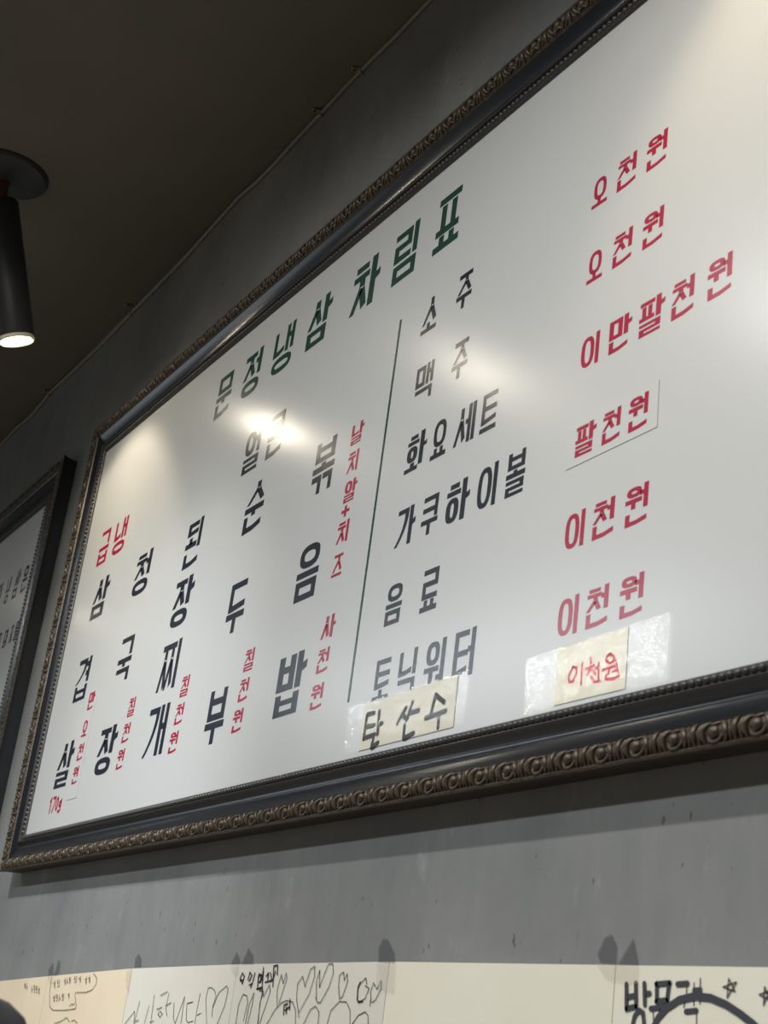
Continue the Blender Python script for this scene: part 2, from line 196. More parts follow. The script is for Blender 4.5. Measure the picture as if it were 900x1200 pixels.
# grey plastered wall: cloudy trowel tone, vertical streaks, dark nicks
M_WALL, nt, b = material('grey_plaster', (0.21, 0.215, 0.206), 0.62, spec=0.35)
n1 = noise(nt, 3.0, 6, 0.6)
n2 = noise(nt, 7.0, 5, 0.6, (6.0, 1.0, 0.9))
n3 = noise(nt, 62.0, 3, 0.6, (1.5, 1.0, 0.7))
c1 = ramp(nt, n1.outputs['Fac'], [(0.30, (0.165, 0.170, 0.167)), (0.5, (0.212, 0.214, 0.206)), (0.70, (0.262, 0.262, 0.250))])
c2 = ramp(nt, n2.outputs['Fac'], [(0.30, (0.93, 0.935, 0.945)), (0.55, (1, 1, 1)), (0.75, (1.0, 0.995, 0.985))])
c3 = ramp(nt, n3.outputs['Fac'], [(0.0, (0.35, 0.35, 0.36)), (0.272, (0.40, 0.40, 0.41)), (0.302, (1, 1, 1))])
n4 = noise(nt, 11.0, 7, 0.68, (1.5, 1.0, 0.8))
c4 = ramp(nt, n4.outputs['Fac'], [(0.0, (0.86, 0.865, 0.875)), (0.38, (0.96, 0.962, 0.97)), (0.5, (1, 1, 1)), (0.60, (1.0, 1.0, 1.0)), (0.70, (1.25, 1.25, 1.24))])
o4 = mixc(nt, c1.outputs['Color'], c4.outputs['Color'], 1.0)
o1 = mixc(nt, o4, c2.outputs['Color'], 1.0)
o2 = mixc(nt, o1, c3.outputs['Color'], 0.9)
nt.links.new(o2, b.inputs['Base Color'])
bump(nt, b, n2.outputs['Fac'], 0.05, 0.003)
# ceiling: dark brown paint
M_CEIL, nt, b = material('dark_brown_paint', (0.075, 0.066, 0.052), 0.8, spec=0.2)
n1 = noise(nt, 2.0, 4, 0.5)
c1 = ramp(nt, n1.outputs['Fac'], [(0.3, (0.112, 0.102, 0.084)), (0.7, (0.138, 0.125, 0.103))])
nt.links.new(c1.outputs['Color'], b.inputs['Base Color'])
M_FLOOR, nt, b = material('floor_tile', (0.16, 0.15, 0.14), 0.5)
n1 = noise(nt, 4.0, 4, 0.5)
c1 = ramp(nt, n1.outputs['Fac'], [(0.3, (0.30, 0.25, 0.19)), (0.7, (0.40, 0.34, 0.27))])
nt.links.new(c1.outputs['Color'], b.inputs['Base Color'])
# glossy white board face, finely brushed up and down
ROUGH = 0.24
def glossy_print(name, col):
    m, nt, b = material(name, col, ROUGH, spec=0.5)
    n = noise(nt, 90.0, 3, 0.6, (1.0, 1.0, 0.06))
    bump(nt, b, n.outputs['Fac'], 0.05, 0.0006)
    return m
M_PANEL = glossy_print('white_panel', (0.56, 0.565, 0.555))
M_BLACK = glossy_print('black_vinyl', (0.016, 0.020, 0.030))
M_RED = glossy_print('red_vinyl', (0.36, 0.016, 0.050))
M_GREEN = glossy_print('green_vinyl', (0.016, 0.058, 0.042))
# frame
M_LACQ, nt, b = material('black_lacquer', (0.010, 0.011, 0.014), 0.25, spec=0.65)
n1 = noise(nt, 60.0, 4, 0.6, (0.3, 1, 0.3))
c1 = ramp(nt, n1.outputs['Fac'], [(0.35, (0.15, 0.15, 0.15)), (0.7, (0.21, 0.21, 0.21))])
n2 = noise(nt, 220.0, 2, 0.5)
c2 = ramp(nt, n2.outputs['Fac'], [(0.3, (0.009, 0.010, 0.013)), (0.74, (0.012, 0.013, 0.016)), (0.80, (0.05, 0.045, 0.04))])
nt.links.new(c2.outputs['Color'], b.inputs['Base Color'])
M_BRONZE, nt, b = material('aged_bronze', (0.055, 0.045, 0.034), 0.38, metallic=0.25, spec=0.5)
n1 = noise(nt, 180.0, 5, 0.6)
c1 = ramp(nt, n1.outputs['Fac'], [(0.3, (0.030, 0.021, 0.014)), (0.55, (0.075, 0.055, 0.036)), (0.75, (0.145, 0.108, 0.068))])
nt.links.new(c1.outputs['Color'], b.inputs['Base Color'])
bump(nt, b, n1.outputs['Fac'], 0.25, 0.0006)
M_BEAD, nt, b = material('dark_pewter', (0.05, 0.047, 0.045), 0.34, metallic=0.2)
M_SIDE, nt, b = material('brown_wood', (0.045, 0.030, 0.020), 0.55, spec=0.3)
n1 = noise(nt, 30.0, 5, 0.6, (0.25, 1, 3))
c1 = ramp(nt, n1.outputs['Fac'], [(0.3, (0.022, 0.015, 0.011)), (0.7, (0.045, 0.031, 0.022))])
nt.links.new(c1.outputs['Color'], b.inputs['Base Color'])
# paper, ink, tape
def paper(name, a, c):
    m, nt, b = material(name, a, 0.85, spec=0.2)
    n = noise(nt, 5.0, 6, 0.6)
    r = ramp(nt, n.outputs['Fac'], [(0.35, a), (0.65, c)])
    nt.links.new(r.outputs['Color'], b.inputs['Base Color'])
    n2 = noise(nt, 60.0, 3, 0.5)
    bump(nt, b, n2.outputs['Fac'], 0.08, 0.001)
    return m
M_PAPER = paper('cream_paper', (0.72, 0.68, 0.56), (0.75, 0.715, 0.60))
M_PAPER_WHITE = paper('grey_white_paper', (0.64, 0.61, 0.53), (0.69, 0.66, 0.575))
M_PAPER_TAN = paper('yellowed_paper', (0.70, 0.58, 0.41), (0.75, 0.64, 0.48))
M_NOTE = paper('note_paper', (0.60, 0.58, 0.49), (0.63, 0.605, 0.515))
M_INK, _, _ = material('black_ink', (0.022, 0.022, 0.027), 0.5, spec=0.3)
M_INK_GREY, _, _ = material('grey_marker', (0.050, 0.051, 0.062), 0.6, spec=0.3)
M_PENCIL, _, _ = material('pen_line', (0.05, 0.048, 0.045), 0.6, spec=0.2)
M_RED_INK, _, _ = material('red_ink', (0.55, 0.045, 0.055), 0.5, spec=0.3)
def film(name, tint, opacity, rough, crinkle, scale=70.0, stretch=(1, 1, 1), gloss=0.5):
    m = bpy.data.materials.new(name); m.use_nodes = True
    nt = m.node_tree; nt.nodes.clear()
    out = nt.nodes.new('ShaderNodeOutputMaterial')
    tr = nt.nodes.new('ShaderNodeBsdfTransparent')
    pb = nt.nodes.new('ShaderNodeBsdfPrincipled')
    pb.inputs['Base Color'].default_value = (*tint, 1)
    pb.inputs['Roughness'].default_value = 0.4
    pb.inputs['Specular IOR Level'].default_value = 0.0
    gl = nt.nodes.new('ShaderNodeBsdfGlossy')
    gl.inputs['Roughness'].default_value = rough
    lw = nt.nodes.new('ShaderNodeFresnel'); lw.inputs['IOR'].default_value = 1.45
    rg = nt.nodes.new('ShaderNodeCombineColor')
    mm = nt.nodes.new('ShaderNodeMath'); mm.operation = 'MULTIPLY'; mm.inputs[1].default_value = gloss
    nt.links.new(lw.outputs[0], mm.inputs[0])
    for k in range(3): nt.links.new(mm.outputs[0], rg.inputs[k])
    nt.links.new(rg.outputs[0], gl.inputs['Color'])
    m1 = nt.nodes.new('ShaderNodeMixShader'); m1.inputs[0].default_value = opacity
    m2 = nt.nodes.new('ShaderNodeAddShader')
    nt.links.new(tr.outputs[0], m1.inputs[1]); nt.links.new(pb.outputs[0], m1.inputs[2])
    nt.links.new(m1.outputs[0], m2.inputs[0]); nt.links.new(gl.outputs[0], m2.inputs[1])
    n = noise(nt, scale, 4, 0.55, stretch)
    bp = nt.nodes.new('ShaderNodeBump')
    bp.inputs['Strength'].default_value = crinkle
    bp.inputs['Distance'].default_value = 0.003
    nt.links.new(n.outputs['Fac'], bp.inputs['Height'])
    nt.links.new(bp.outputs['Normal'], gl.inputs['Normal'])
    nt.links.new(m2.outputs[0], out.inputs['Surface'])
    return m
M_TAPE = film('clear_tape', (0.85, 0.86, 0.82), 0.08, 0.06, 0.55, 48, gloss=0.9)
M_TAPE_SMOOTH = film('clear_tape_flat', (0.80, 0.80, 0.72), 0.05, 0.07, 0.5, 34, gloss=0.4)
M_TAPE_WALL = film('dusty_tape', (0.085, 0.088, 0.094), 0.40, 0.2, 0.8, 160, gloss=0.15)
M_TAPE_PAPER = film('tape_on_paper', (0.50, 0.45, 0.36), 0.22, 0.2, 0.3, 60, gloss=0.15)
M_STICKER, nt, b = material('white_film', (0.57, 0.575, 0.565), 0.24)
M_STICKER_EDGE, _, _ = material("film_edge", (0.38, 0.38, 0.36), 0.5)
M_CABLE, nt, b = material('cable_sheath', (0.20, 0.175, 0.135), 0.5)
M_LAMP, nt, b = material('black_lamp_metal', (0.026, 0.027, 0.029), 0.48, spec=0.5)
M_COPPER, nt, b = material('copper_joint', (0.14, 0.06, 0.035), 0.4, metallic=0.6)
M_RIM, nt, b = material('lamp_lens_rim', (0.75, 0.70, 0.52), 0.35)
M_GLOW = bpy.data.materials.new('lamp_led'); M_GLOW.use_nodes = True
b = M_GLOW.node_tree.nodes['Principled BSDF']
b.inputs['Base Color'].default_value = (1, 1, 1, 1)
b.inputs['Emission Color'].default_value = (1.0, 0.90, 0.72, 1)
b.inputs['Emission Strength'].default_value = 75.0
M_GLOW_DIM = M_GLOW.copy(); M_GLOW_DIM.name = 'lamp_led_dim'
M_GLOW_DIM.node_tree.nodes['Principled BSDF'].inputs['Emission Strength'].default_value = 22.0
M_DARK_OBJECT, nt, b = material('dark_object_coat', (0.020, 0.021, 0.026), 0.5)

# ------------------------------------------------------------------ setting
YW = 0.022                          # wall face
tag(obj('wall_menu', box_mesh('wall_menu', -5.0, 4.5, YW, YW + 0.15, 0.0, CEIL), M_WALL), kind='structure')
tag(obj('ceiling', box_mesh('ceiling', -5.0, 4.5, -5.0, YW + 0.15, CEIL, CEIL + 0.12), M_CEIL), kind='structure')
tag(obj('floor', box_mesh('floor', -5.0, 4.5, -5.0, YW + 0.15, -0.12, 0.0), M_FLOOR), kind='structure')

# ------------------------------------------------------------------ framed boards
PROFILE = [  # (outward distance from the sight edge, y)  -> front of the moulding
    (0.0000, 0.0000), (0.0002, -0.0030), (0.0008, -0.0038), (0.0100, -0.0038), (0.0106, -0.0060), (0.0111, -0.0082),
    (0.0119, -0.0086), (0.0126, -0.0078),
    (0.0140, -0.0066), (0.0165, -0.0042), (0.0190, -0.0022), (0.0212, -0.0011), (0.0235, -0.0008), (0.0258, -0.0013), (0.0285, -0.0024),
    (0.0312, -0.0038), (0.0342, -0.0055), (0.0372, -0.0073), (0.0395, -0.0090), (0.0412, -0.0102), (0.0420, -0.0094),
    (0.0428, -0.0114), (0.0452, -0.0142), (0.0480, -0.0160), (0.0510, -0.0166), (0.0540, -0.0162), (0.0568, -0.0150),
    (0.0588, -0.0141), (0.0598, -0.0140), (0.0606, -0.0156), (0.0616, -0.0164), (0.0628, -0.0161), (0.0636, -0.0145), (0.0634, -0.0120),
    (0.0622, -0.0070), (0.0616, 0.0000), (0.0612, 0.0060), (0.0600, 0.0215)]
def rail_mats(i):
    d = PROFILE[i][0]
    if i < 8: return 2
    if i < 19: return 0
    if i < 32: return 1
    return 3
def make_rail(side, x0, x1, z0, z1, wide=1.0, deep=1.0, side_mat=3):
    """mitred length of moulding along one side of the sight opening"""
    v, f, mi = [], [], []
    for (d, y) in PROFILE:
        d *= wide; y = y * deep if y < 0 else y
        a, c = {'bottom': ((x0 - d, z0 - d), (x1 + d, z0 - d)),
                'top': ((x0 - d, z1 + d), (x1 + d, z1 + d)),
                'left': ((x0 - d, z0 - d), (x0 - d, z1 + d)),
                'right': ((x1 + d, z0 - d), (x1 + d, z1 + d))}[side]
        v.append((a[0], y, a[1])); v.append((c[0], y, c[1]))
    for i in range(len(PROFILE) - 1):
        f.append((2 * i, 2 * i + 1, 2 * i + 3, 2 * i + 2)); mi.append(side_mat if rail_mats(i) == 3 else rail_mats(i))
    me = bpy.data.meshes.new(side + '_rail')
    me.from_pydata(v, [], f)
    for m in (M_LACQ, M_BRONZE, M_BEAD, M_SIDE): me.materials.append(m)
    for p, k in zip(me.polygons, mi):
        p.material_index = k; p.use_smooth = True
    # make normals face the room
    bm = bmesh.new(); bm.from_mesh(me)
    bm.normal_update()
    mid = bm.faces[:][3]
    if mid.normal.y > 0: bmesh.ops.reverse_faces(bm, faces=bm.faces[:])
    bm.to_mesh(me); bm.free()
    me.set_sharp_from_angle(angle=math.radians(50))
    return me
def egg_mesh():
    """one repeat of the carved egg-and-leaf ornament, outward = +z, along = x"""
    v, f = [], []
    # egg
    n, m = 10, 6
    base = len(v)
    for i in range(m + 1):
        th = math.pi * 0.5 * i / m
        for k in range(n):
            a = 2 * math.pi * k / n
            v.append((0.0050 * math.sin(th) * math.cos(a), -0.0140 - 0.0042 * math.cos(th), 0.0530 + 0.0054 * math.sin(th) * math.sin(a)))
    for i in range(m):
        for k in range(n):
            f.append((base + i * n + k, base + i * n + (k + 1) % n, base + (i + 1) * n + (k + 1) % n, base + (i + 1) * n + k))
    # shell rim cupping the egg on the outer side
    pts, rad = [], []
    for i in range(9):
        a = math.radians(-20 + 220 * i / 8)
        pts.append((0.0085 * math.cos(a), -0.0150 + 0.0012 * abs(math.cos(a)), 0.0535 + 0.0080 * math.sin(a)))
        rad.append(0.0007 + 0.0009 * math.sin(math.pi * i / 8))
    tube(v, f, pts, rad, 6)
    # side leaves, curling from the inner edge to the outer lip
    for s in (-1, 1):
        tube(v, f, [(s * 0.0065, -0.0120, 0.0440), (s * 0.0105, -0.0148, 0.0475), (s * 0.0130, -0.0158, 0.0520), (s * 0.0130, -0.0152, 0.0565), (s * 0.0110, -0.0132, 0.0615)],
             [0.0008, 0.0022, 0.0030, 0.0026, 0.0008], 8)
        tube(v, f, [(s * 0.0120, -0.0118, 0.0438), (s * 0.0160, -0.0142, 0.0470), (s * 0.0178, -0.0152, 0.0520), (s * 0.0172, -0.0144, 0.0575), (s * 0.0165, -0.0128, 0.0618)],
             [0.0006, 0.0013, 0.0018, 0.0014, 0.0005], 6)
    # pointed dart between two repeats
    tube(v, f, [(0.0225, -0.0112, 0.0432), (0.0222, -0.0146, 0.0470), (0.0225, -0.0160, 0.0525), (0.0228, -0.0146, 0.0585), (0.0225, -0.0126, 0.0622)],
         [0.0012, 0.0026, 0.0028, 0.0018, 0.0004], 8)
    # scroll above the egg
    tube(v, f, [(-0.0060, -0.0125, 0.0450), (-0.0020, -0.0146, 0.0462), (0.0030, -0.0148, 0.0470), (0.0055, -0.0130, 0.0450)], [0.0006, 0.0014, 0.0014, 0.0006], 6)
    v = [(p[0], p[1] - 0.0018, 0.0425 + (p[2] - 0.043) * 0.93) for p in v]
    return mesh('egg_ornament', v, f, 50)
EGG = egg_mesh(); EGG.materials.append(M_BRONZE)
def beads_mesh(length, pitch, outward, along):
    """row of little half-round beads; along/outward are unit 3-D vectors, starting at the origin"""
    v, f = [], []
    n = int(length / pitch)
    off = (length - n * pitch) / 2 + pitch / 2
    K = 7
    for i in range(n):
        c = along * (off + i * pitch) + outward * 0.0054 + Vector((0, -0.0038, 0))
        base = len(v)
        for (rr, h) in ((1.0, 0.0), (0.86, 0.5), (0.5, 0.87)):
            for k in range(K):
                a = 2 * math.pi * k / K
                v.append(c + along * (0.0039 * rr * math.cos(a)) + outward * (0.0039 * rr * math.sin(a)) + Vector((0, -0.0040 * h, 0)))
        v.append(c + Vector((0, -0.0040, 0)))
        for r in range(2):
            for k in range(K):
                f.append((base + r * K + k, base + r * K + (k + 1) % K, base + (r + 1) * K + (k + 1) % K, base + (r + 1) * K + k))
        for k in range(K):
            f.append((base + 2 * K + k, base + 2 * K + (k + 1) % K, base + 3 * K))
    me = mesh('bead_row', v, f, 80)
    me.materials.append(M_BEAD)
    return me
def framed_board(label, x0, x1, z0, z1, eggs=0.045, wide=1.0, deep=1.0, side_mat=3):
    root = tag(empty('menu_board', ((x0 + x1) / 2, 0, z0)), label, 'menu board')
    inv = Matrix.Translation(Vector(root.location)).inverted()
    def part(name, me, mat=None, parent=root):
        o = obj(name, me, mat, parent)
        o.matrix_parent_inverse = inv if parent is root else Matrix.Identity(4)
        return o
    pan = part('panel', box_mesh('panel', x0 - 0.004, x1 + 0.004, 0.0, 0.006, z0 - 0.004, z1 + 0.004), M_PANEL)
    pan['label'] = 'glossy white board face'
    X, Z = Vector((1, 0, 0)), Vector((0, 0, 1))
    spec = {'bottom': (x1 - x0, math.pi, Vector((x0, 0, z0)), X, -Z),
            'top': (x1 - x0, 0.0, Vector((x0, 0, z1)), X, Z),
            'left': (z1 - z0, -math.pi / 2, Vector((x0, 0, z0)), Z, -X),
            'right': (z1 - z0, math.pi / 2, Vector((x1, 0, z0)), Z, X)}
    for side, (L, rot, org, al, outw) in spec.items():
        rail = part('frame_rail', make_rail(side, x0, x1, z0, z1, wide, deep, side_mat))
        bd = obj('bead_row', beads_mesh(L, 0.0086, outw, al), None, rail)
        bd.location = org
        tag(bd, kind='stuff')
        n = int(round((L + 0.10) / eggs))
        st = (L + 0.10) / n
        for i in range(n):
            o = obj('egg_ornament', EGG, None, rail)
            o.location = org + al * (-0.05 + st * (i + 0.5))
            o.rotation_euler = (0, rot, 0)
            o.scale = (1, deep, wide)
    return root, part
BX0, BX1, BZ0, BZ1 = 0.0, 2.20, 1.52, 2.27
board, bpart = framed_board('long white menu board in black and bronze frame, filling the middle of the wall', BX0, BX1, BZ0, BZ1)
BX2 = -0.3655
board2, b2part = framed_board('second white framed board at the left edge, partly hidden behind the long board', -1.60, BX2, 1.515, 2.262, wide=1.36, deep=0.62, side_mat=0)

# ------------------------------------------------------------------ lettering
class Pen:
    """collects flat polygons (x, z) and builds them as thin raised vinyl facing -y"""
    def __init__(s): s.v, s.f = [], []
    def poly(s, pts, y, t):
        area = sum(pts[i][0] * pts[(i + 1) % len(pts)][1] - pts[(i + 1) % len(pts)][0] * pts[i][1] for i in range(len(pts)))
        if area < 0: pts = pts[::-1]
        b, n = len(s.v), len(pts)
        for p in pts: s.v.append((p[0], y - t, p[1]))
        for p in pts: s.v.append((p[0], y, p[1]))
        s.f.append(tuple(range(b, b + n)))
        for i in range(n):
            j = (i + 1) % n
            s.f.append((b + i, b + n + i, b + n + j, b + j))
    def ring(s, x0, z0, x1, z1, tv, th, y, t, e=2.5, n=28):
        cx, cz, a, c = (x0 + x1) / 2, (z0 + z1) / 2, (x1 - x0) / 2, (z1 - z0) / 2
        def pt(aa, cc, k):
            w = 2 * math.pi * k / n
            co, si = math.cos(w), math.sin(w)
            return (cx + aa * math.copysign(abs(co) ** (2 / e), co), cz + cc * math.copysign(abs(si) ** (2 / e), si))
        for k in range(n):
            s.poly([pt(a, c, k), pt(a, c, k + 1), pt(max(a - tv, a * .2), max(c - th, c * .2), k + 1), pt(max(a - tv, a * .2), max(c - th, c * .2), k)], y, t)
    def line(s, pts, w, y, t, caps=True):
        for i in range(len(pts) - 1):
            a, c = Vector(pts[i]), Vector(pts[i + 1])
            d = (c - a)
            if d.length < 1e-6: continue
            d.normalize(); nrm = Vector((-d.y, d.x)) * (w / 2)
            s.poly([tuple(a + nrm), tuple(c + nrm), tuple(c - nrm), tuple(a - nrm)], y, t + 0.000004 * (i % 3))
        if caps:
            for k, p in enumerate(pts):
                s.poly([(p[0] + w / 2 * math.cos(math.pi * q / 4), p[1] + w / 2 * math.sin(math.pi * q / 4)) for q in range(8)], y, t + 0.000015)
    def build(s, name):
        me = bpy.data.meshes.new(name)
        me.from_pydata(s.v, [], s.f)
        me.update()
        return me

CHO = 'ㄱㄲㄴㄷㄸㄹㅁㅂㅃㅅㅆㅇㅈㅉㅊㅋㅌㅍㅎ'
JUNG = 'ㅏㅐㅑㅒㅓㅔㅕㅖㅗㅘㅙㅚㅛㅜㅝㅞㅟㅠㅡㅢㅣ'
JONG = ' ㄱㄲㄳㄴㄵㄶㄷㄹㄺㄻㄼㄽㄾㄿㅀㅁㅂㅄㅅㅆㅇㅈㅊㅋㅌㅍㅎ'
class Glyph:
    def __init__(s, pen, x, z, w, h, y, t):
        s.p, s.x, s.z, s.w, s.h, s.y, s.t = pen, x, z, w, h, y, t
    def P(s, u, v): return (s.x + u * s.w, s.z + v * s.h)
    def poly(s, *pts): s.p.poly([s.P(*q) for q in pts], s.y, s.t)
    def bar(s, x0, x1, z0, z1): s.poly((x0, z0), (x1, z0), (x1, z1), (x0, z1))
    def ring(s, x0, z0, x1, z1, tv, th, e=2.6):
        a, b = s.P(x0, z0), s.P(x1, z1)
        s.p.ring(a[0], a[1], b[0], b[1], tv * s.w, th * s.h, s.y, s.t, e)
    def cons(s, j, x0, z0, x1, z1, tv, th, leg=False, final=False):
        W, H = x1 - x0, z1 - z0
        th = min(th, H * 0.36); tv = min(tv, W * 0.36)
        B = s.bar
        if j == 'ㄱ':
            B(x0, x1, z1 - th, z1)
            if leg:
                n = 7; pr = None
                for i in range(n + 1):
                    q = i / n
                    xx = x1 - (x1 - x0 - tv * 0.5) * (q ** 2.0)
                    zz = z1 - th - (H - th) * q
                    cur = ((xx - tv * (1 - 0.25 * q), zz), (xx, zz))
                    if pr: s.poly(pr[0], pr[1], cur[1], cur[0])
                    pr = cur
            else: B(x1 - tv, x1, z0, z1 - th)
        elif j == 'ㄲ' or j == 'ㅉ' and False:
            s.cons('ㄱ', x0, z0 - 0.0, x0 + W * 0.47, z1, tv, th); s.cons('ㄱ', x0 + W * 0.53, z0, x1, z1, tv, th)
        elif j == 'ㄴ':
            r = 0.22 * H if final else 0.10 * H
            B(x0, x0 + tv, z0 + th, z1)
            s.poly((x0, z0), (x0 + W * 0.55, z0 + r * 0.15), (x1, z0 + r), (x1, z0 + r + th * 1.05), (x0 + W * 0.55, z0 + r * 0.15 + th), (x0, z0 + th))
        elif j in 'ㄷㅌ':
            r = 0.08 * H
            B(x0, x1, z1 - th, z1); B(x0, x0 + tv, z0, z1 - th)
            s.poly((x0 + tv, z0), (x1, z0 + r), (x1, z0 + r + th), (x0 + tv, z0 + th))
            if j == 'ㅌ': B(x0 + tv, x1, z0 + H * 0.5 - th / 2, z0 + H * 0.5 + th / 2)
        elif j == 'ㄹ':
            t = min(th, H * 0.235); g = (H - 3 * t) / 2
            B(x0, x1, z1 - t, z1); B(x1 - tv, x1, z0 + 2 * t + g, z1 - t)
            B(x0, x1, z0 + t + g, z0 + 2 * t + g); B(x0, x0 + tv, z0 + t, z0 + t + g)
            B(x0, x1, z0, z0 + t)
        elif j == 'ㅁ':
            B(x0, x1, z0, z0 + th); B(x0, x1, z1 - th, z1); B(x0, x0 + tv, z0 + th, z1 - th); B(x1 - tv, x1, z0 + th, z1 - th)
        elif j in 'ㅂ':
            t = min(th, H * 0.25)
            B(x0, x0 + tv, z0, z1); B(x1 - tv, x1, z0, z1)
            B(x0 + tv, x1 - tv, z0, z0 + t); B(x0 + tv, x1 - tv, z0 + H * 0.50, z0 + H * 0.50 + t)
        elif j in 'ㅅㅈㅊㅉ':
            top = z1
            if j == 'ㅊ':
                t = min(th, H * 0.17)
                B(x0 + W * 0.14, x1 - W * 0.10, z1 - t, z1); top = z1 - t - H * 0.06
                th = t
            if j in 'ㅈㅊㅉ':
                B(x0 + W * 0.04, x1, top - th, top); top -= th
            halves = [(x0, x1)] if j != 'ㅉ' else [(x0, x0 + W * 0.54), (x0 + W * 0.46, x1)]
            for (a, c) in halves:
                w = c - a; lw = min(tv, w * 0.34)
                cx = a + w * 0.60
                hh = top - z0
                km = 0.30 if j == 'ㅅ' else 0.22
                zk = top - hh * km
                s.poly((cx - lw / 2, top), (cx + lw / 2, top), (cx + lw / 2, zk), (cx - lw / 2, zk))
                s.poly((cx - lw / 2, zk), (cx + lw * 0.35, zk - hh * 0.08), (a + lw * 0.80, z0), (a, z0))
                s.poly((cx - lw * 0.35, zk - hh * 0.16), (cx + lw / 2, zk), (c, z0 + hh * 0.13), (c - lw * 0.9, z0 + hh * 0.02))
        elif j == 'ㅇ':
            s.ring(x0, z0, x1, z1, tv, th)
        elif j == 'ㅋ':
            B(x0, x1, z1 - th, z1); B(x1 - tv, x1, z0, z1 - th)
            B(x0, x1 - tv, z0 + H * 0.38 - th / 2, z0 + H * 0.38 + th / 2)
        elif j == 'ㅍ':
            t = min(th, H * 0.24)
            B(x0 + W * 0.04, x1, z1 - t, z1); B(x0, x1, z0, z0 + t)
            B(x0 + W * 0.18, x0 + W * 0.18 + tv, z0 + t, z1 - t - H * 0.04); B(x1 - W * 0.16 - tv, x1 - W * 0.16, z0 + t, z1 - t - H * 0.04)
        elif j == 'ㅎ':
            t = min(th, H * 0.15)
            B(x0 + W * 0.20, x1 - W * 0.14, z1 - t, z1); B(x0, x1, z1 - 2.35 * t, z1 - 1.35 * t)
            s.ring(x0 + W * 0.02, z0, x1 - W * 0.06, z1 - 2.75 * t, tv, th)
    def syllable(s, ch, bold=1.0):
        B = s.bar
        k = ord(ch) - 0xAC00
        c, v, f = CHO[k // 588], JUNG[k % 588 // 28], JONG[k % 28]
        tv, th = 0.200 * bold, 0.126 * bold
        if f != ' ' or v in 'ㅘㅝㅚㅙ': th *= 0.92
        vert = v in 'ㅏㅐㅓㅔㅕㅣ'
        if vert:
            b = 0.0 if f == ' ' else 0.41
            two = v in 'ㅐㅔ'
            if two or c == 'ㅉ': tv *= 0.80
            tick = v in 'ㅏ'
            tw = 0.15 if tick else 0.0
            xr = 1 - tw                      # right edge of the outer stem
            B(xr - tv, xr, b, 1)
            span = 1 - b
            tm = b + span * 0.56
            if v == 'ㅏ':
                s.poly((xr, tm - th * 0.75), (1, tm - th * 0.35), (1, tm + th * 0.75), (xr, tm + th * 0.45))
                cr = xr - tv - 0.055
            elif v == 'ㅣ': cr = xr - tv - 0.07
            elif v == 'ㅓ':
                B(xr - tv - 0.13, xr - tv, tm - th * .5, tm + th * .5); cr = xr - tv - 0.12
            elif v == 'ㅕ':
                for q in (0.72, 0.36): B(xr - tv - 0.12, xr - tv, b + span * q - th * .5, b + span * q + th * .5)
                cr = xr - tv - 0.12
            elif v == 'ㅐ':
                x2 = xr - tv - 0.09
                B(x2 - tv, x2, b, 1); B(x2, xr - tv, tm - th * .5, tm + th * .5); cr = x2 - tv - 0.06
            elif v == 'ㅔ':
                x2 = xr - tv - 0.05
                B(x2 - tv, x2, b, 1); B(x2 - tv - 0.11, x2 - tv, tm - th * .5, tm + th * .5); cr = x2 - tv - 0.08
            ctop = 0.97 if c not in 'ㅁㅂㄱㅌ' else 0.985
            cb = b + (0.02 if f == ' ' else 0.0)
            if c == 'ㄱ': s.cons(c, 0.0, cb, cr, ctop, tv, th, leg=True)
            elif c == 'ㅍ': s.cons(c, 0.0, cb + 0.02, cr + 0.0, ctop, tv * .8, th)
            else: s.cons(c, 0.02 if c == 'ㅇ' else 0.0, cb, cr, ctop, tv, th)
            if f != ' ':
                if f == 'ㄱ': s.cons(f, 0.04, 0.0, xr, 0.34, tv, th)
                else: s.cons(f, 0.02, 0.0, xr, 0.355, tv, th, final=True)
            return
        if v in 'ㅗㅛㅜㅡ':
            if f == ' ':
                if v == 'ㅜ':
                    B(0.0, 1.0, 0.275, 0.275 + th); B(0.5 - tv / 2 - .02, 0.5 + tv / 2 - .02, 0, 0.275); cb = 0.43
                elif v == 'ㅡ':
                    B(0.0, 1.0, 0.0, th); cb = 0.20 if c in 'ㅌㅈ' else 0.2
                elif v == 'ㅗ':
                    B(0.0, 1.0, 0.0, th); B(0.5 - tv / 2 - .02, 0.5 + tv / 2 - .02, th, 0.27); cb = 0.29
                    if c in 'ㅅ': cb = 0.24
                    if c == 'ㅇ': cb = 0.245
                else:
                    B(0.0, 1.0, 0.0, th)
                    for q in (0.24, 0.62): B(q - .02, q + tv - .02, th, 0.27)
                    cb = 0.29
                if c == 'ㅇ': s.cons(c, 0.10, cb, 0.90, 1.0, tv, th)
                else: s.cons(c, 0.05, cb, 0.95, 1.0, tv, th)
            else:
                zb = 0.41
                B(0.0, 1.0, zb, zb + th)
                cb = zb + th + 0.05
                if v == 'ㅜ': B(0.48 - tv / 2, 0.48 + tv / 2, 0.33, zb)
                if v == 'ㅗ':
                    B(0.48 - tv / 2, 0.48 + tv / 2, zb + th, zb + th + 0.055); cb += 0.03
                ft = 0.30 if v == 'ㅜ' else 0.36
                if v == 'ㅜ' and f == 'ㄴ': ft = 0.34
                s.cons(c, 0.05, cb, 0.95, 1.0, tv, th)
                s.cons(f, 0.02, 0.0, 0.96, ft, tv, th, final=True)
            return
        # compound vowels
        b = 0.0 if f == ' ' else 0.38
        sp = 1 - b
